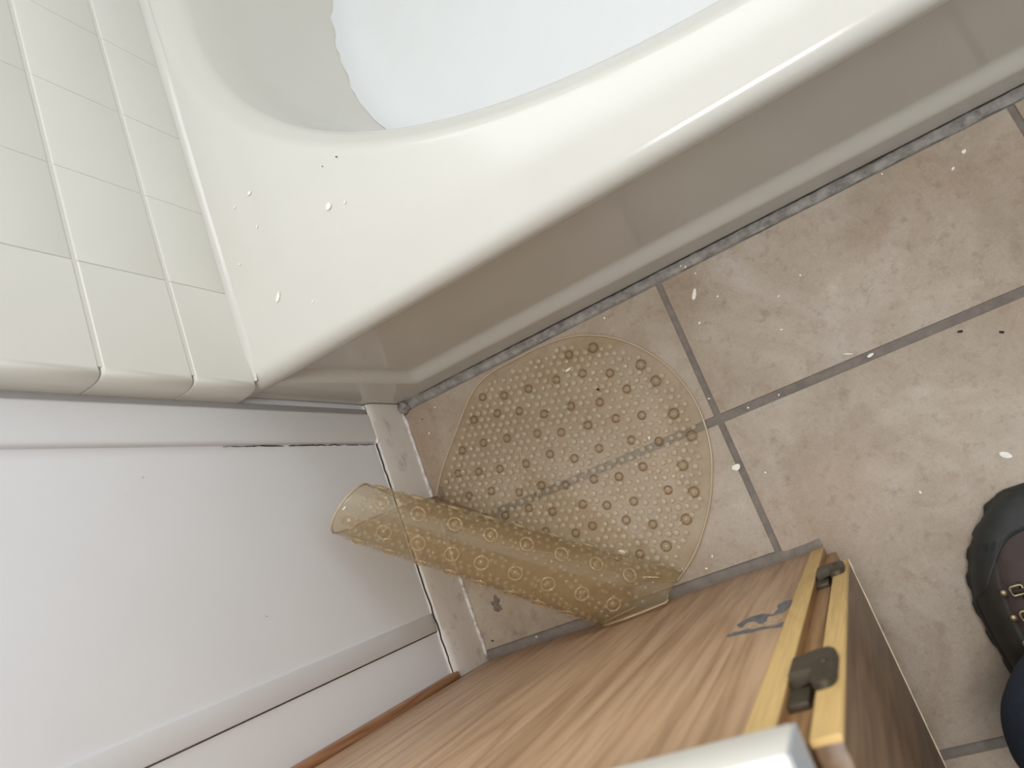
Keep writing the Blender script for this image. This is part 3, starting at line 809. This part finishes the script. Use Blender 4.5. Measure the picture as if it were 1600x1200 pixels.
for sgn in (1, -1):
    for k in range(4):
        y = -.562 - .026 * k; a = 1.27 if sgn == 1 else math.pi - 1.27
        pc = bootp(y, a, .007)
        hw, hl = .0062, .0052
        rect = [(pc.x - hw, y - hl, pc.z), (pc.x + hw, y - hl, pc.z + .001), (pc.x + hw, y + hl, pc.z + .001), (pc.x - hw, y + hl, pc.z)]
        P = []
        for i in range(4):
            A, B = Vector(rect[i]), Vector(rect[(i + 1) % 4]); P += [A.lerp(B, .12), A.lerp(B, .5), A.lerp(B, .88)]
        vs, fs = tube_geo(P, .0015, 6, True); mesh('lace_loop', vs, fs, M['hook'], bt, True)
        bm = bmesh.new(); bmesh.ops.create_uvsphere(bm, u_segments=10, v_segments=6, radius=.0038)
        for v in bm.verts: v.co = Vector((pc.x - sgn * .0135 + v.co.x, y + v.co.y, pc.z - .004 + v.co.z * .6))
        bm_obj('rivet', bm, M['hook'], bt, True)
for k in range(4):
    y = -.562 - .026 * k
    A, B = bootp(y, 1.2, .008), bootp(y - .01, math.pi - 1.2, .008); mid = bootp(y - .005, math.pi / 2, .010)
    vs, fs = tube_geo(catmull([A, mid, B], 8), .0026, 8); mesh('lace', vs, fs, M['lace'], bt, True)
# jeans leg: loose cloth tube sagging over the boot
vs, fs = [], []
ctr = [(-.004, .135), (.02, .15), (.05, .175), (.09, .21), (.15, .27), (.25, .36), (.4, .5), (.55, .62), (.75, .8), (.95, .98)]
LV = [(.918, -.690, .105, .083, .088), (.915, -.678, .135, .082, .085), (.905, -.675, .165, .086, .084), (.898, -.677, .20, .088, .082), (.903, -.682, .235, .082, .081), (.925, -.69, .27, .084, .082), (.945, -.70, .31, .082, .082),
      (.962, -.70, .37, .082, .083), (.975, -.70, .44, .086, .086), (.984, -.70, .50, .088, .088), (.987, -.70, .515, .080, .080), (.988, -.70, .52, .05, .05)]
NA = 48
for i, (x, y, z, rx, ry) in enumerate(LV):
    for k in range(NA):
        q = 2 * math.pi * k / NA; f = 1 + (.055 if i < len(LV) - 3 else .02) * noise.noise(Vector((math.cos(q) * 1.6, math.sin(q) * 1.6, z * 14)))
        zz = z + .012 * noise.noise(Vector((math.cos(q) * 1.3, math.sin(q) * 1.3 + 5, z * 6)))
        vs.append((x + .002 + rx * f * math.cos(q), y - .010 + ry * f * math.sin(q), zz))
for i in range(len(LV) - 1):
    for k in range(NA): fs.append((i * NA + k, i * NA + (k + 1) % NA, (i + 1) * NA + (k + 1) % NA, (i + 1) * NA + k))
fs.append(tuple((len(LV) - 1) * NA + k for k in range(NA)))
tr = mesh('trouser_leg', vs, fs, M['denim'], per, True); tr['label'] = 'dark blue denim trouser leg'
s_ = tr.modifiers.new('smooth', 'SUBSURF'); s_.levels = 1; s_.render_levels = 1
s2_ = tr.modifiers.new('cloth', 'SOLIDIFY'); s2_.thickness = .002

# ------------------------------------------------------------ scattered debris
def flake(x, y, z, L, W, ang, label, group=None, m='flake', name='paint_flake', cat='paint chip', curl=.25):
    n = 9; vs = []; sd = random.uniform(0, 50)
    for lay in (0, 1):
        for k in range(n):
            q = 2 * math.pi * k / n; r = 1 + .45 * noise.noise(Vector((math.cos(q) + sd, math.sin(q), sd)))
            a, b = L * r * math.cos(q), W * r * math.sin(q)
            vs.append((a * math.cos(ang) - b * math.sin(ang), a * math.sin(ang) + b * math.cos(ang), lay * .0006 + curl * abs(a) * .4))
    fs = [tuple(range(n)), tuple(range(n, 2 * n))] + [(k, (k + 1) % n, n + (k + 1) % n, n + k) for k in range(n)]
    o = mesh(name, vs, fs, M[m]); o.location = (x, y, z); tag(o, label, cat, group); return o
big = [(.7002, -.0574, .0085, .0026, 1.0, 'long white paint chip on the floor tile near the tub'),
       (.6528, -.317, .0065, .0045, .3, 'white paint chip beside the grout line right of the mat'),
       (.9663, -.4251, .0070, .0036, -.6, 'white paint chip on the tile above the boot toe'),
       (.8551, -.2297, .0065, .0011, -.4, 'thin curved white paint sliver by the long grout line'),
       (.8788, -.2429, .0050, .0024, .2, 'white paint chip lying on the long grout line edge'),
       (1.0917, -.0438, .003, .0024, .2, 'white paint chip near the upper right edge of the floor'),
       (1.0713, -.0584, .0028, .0014, .7, 'small white paint chip at upper right floor tile')]
for x, y, L, W, a, lb in big: flake(x, y, .0004, L, W, a, lb)
for x, y in [(.8067, -.1144), (.6869, -.3384), (.657, -.2098), (.7026, -.2443), (.7487, -.2444), (.8573, -.4335), (.56, -.0266), (.5685, -.4228), (.5535, -.4362), (.193, -.0707), (.2211, -.0327), (.2545, -.450), (.7001, -.008), (.706, -.0129), (.9956, -.0205), (.715, -.028), (.73, -.075), (.79, -.16), (.69, -.10), (.845, -.10)]:
    flake(x, y, .0006 if abs(y) > .02 else .004, random.uniform(.0014, .0024), random.uniform(.0009, .0015), random.uniform(0, 3), 'tiny white paint speck scattered on the floor', 'tiny white paint specks on the floor')
flake(.4436, -.3723, Z0 + TH + .003, .0062, .0032, -.2, 'white paint chip on the clear mat beside the roll')
flake(.5524, -.2289, Z0 + TH + .003, .0026, .0017, 1.2, 'small white paint chip on the mat near the grout line')
flake(.4733, -.078, Z0 + TH + .003, .0055, .0017, .1, 'pale oblong chip on the mat below a large bubble')
for x, y, L, W, a, lb in [(.3745, .1631, .0048, .0042, .4, 'triangular pale chip in the middle of the tub ledge'), (.2598, .0921, .0070, .0028, .9, 'curved white chip on the tub ledge near its corner'),
                          (.2659, .2475, .0034, .0020, .3, 'white chip on the tub ledge close to the tiles')]:
    flake(x, y, HX + .0003, L, W, a, lb)
for x, y in [(.3084, .0607), (.2359, .2428), (.3994, .1552), (.2615, .1979), (.2162, .1644)]:
    flake(x, y, HX + .0002, .0022, .0011, random.uniform(0, 3), 'tiny white speck lying on the tub ledge', 'tiny white specks on the tub ledge')
for x, y, z, L, lb in [(.4097, .2168, HX + .0002, .0014, 'black crumb on the tub ledge below the basin curve'), (.3858, .217, HX + .0002, .0010, 'faint dark crumb left of the black one on the tub ledge'),
                       (.1891, -.0421, .0004, .0016, 'black crumb on the tile in the corner by the tub'), (.1763, -.4339, .0004, .0022, 'dark crumb on the tile corner near the vanity'),
                       (.9873, -.2596, .0004, .0032, 'thin dark fibre on the tile below the long grout line'), (1.0282, -.2806, .0004, .003, 'small black fleck at the right edge of the floor'),
                       (.507, -.128, Z0 + TH + .0035, .0028, 'small dark curl lying on the clear mat')]:
    flake(x, y, z, L, L * .55, random.uniform(0, 3), lb, None, 'grit', 'crumb', 'crumb')
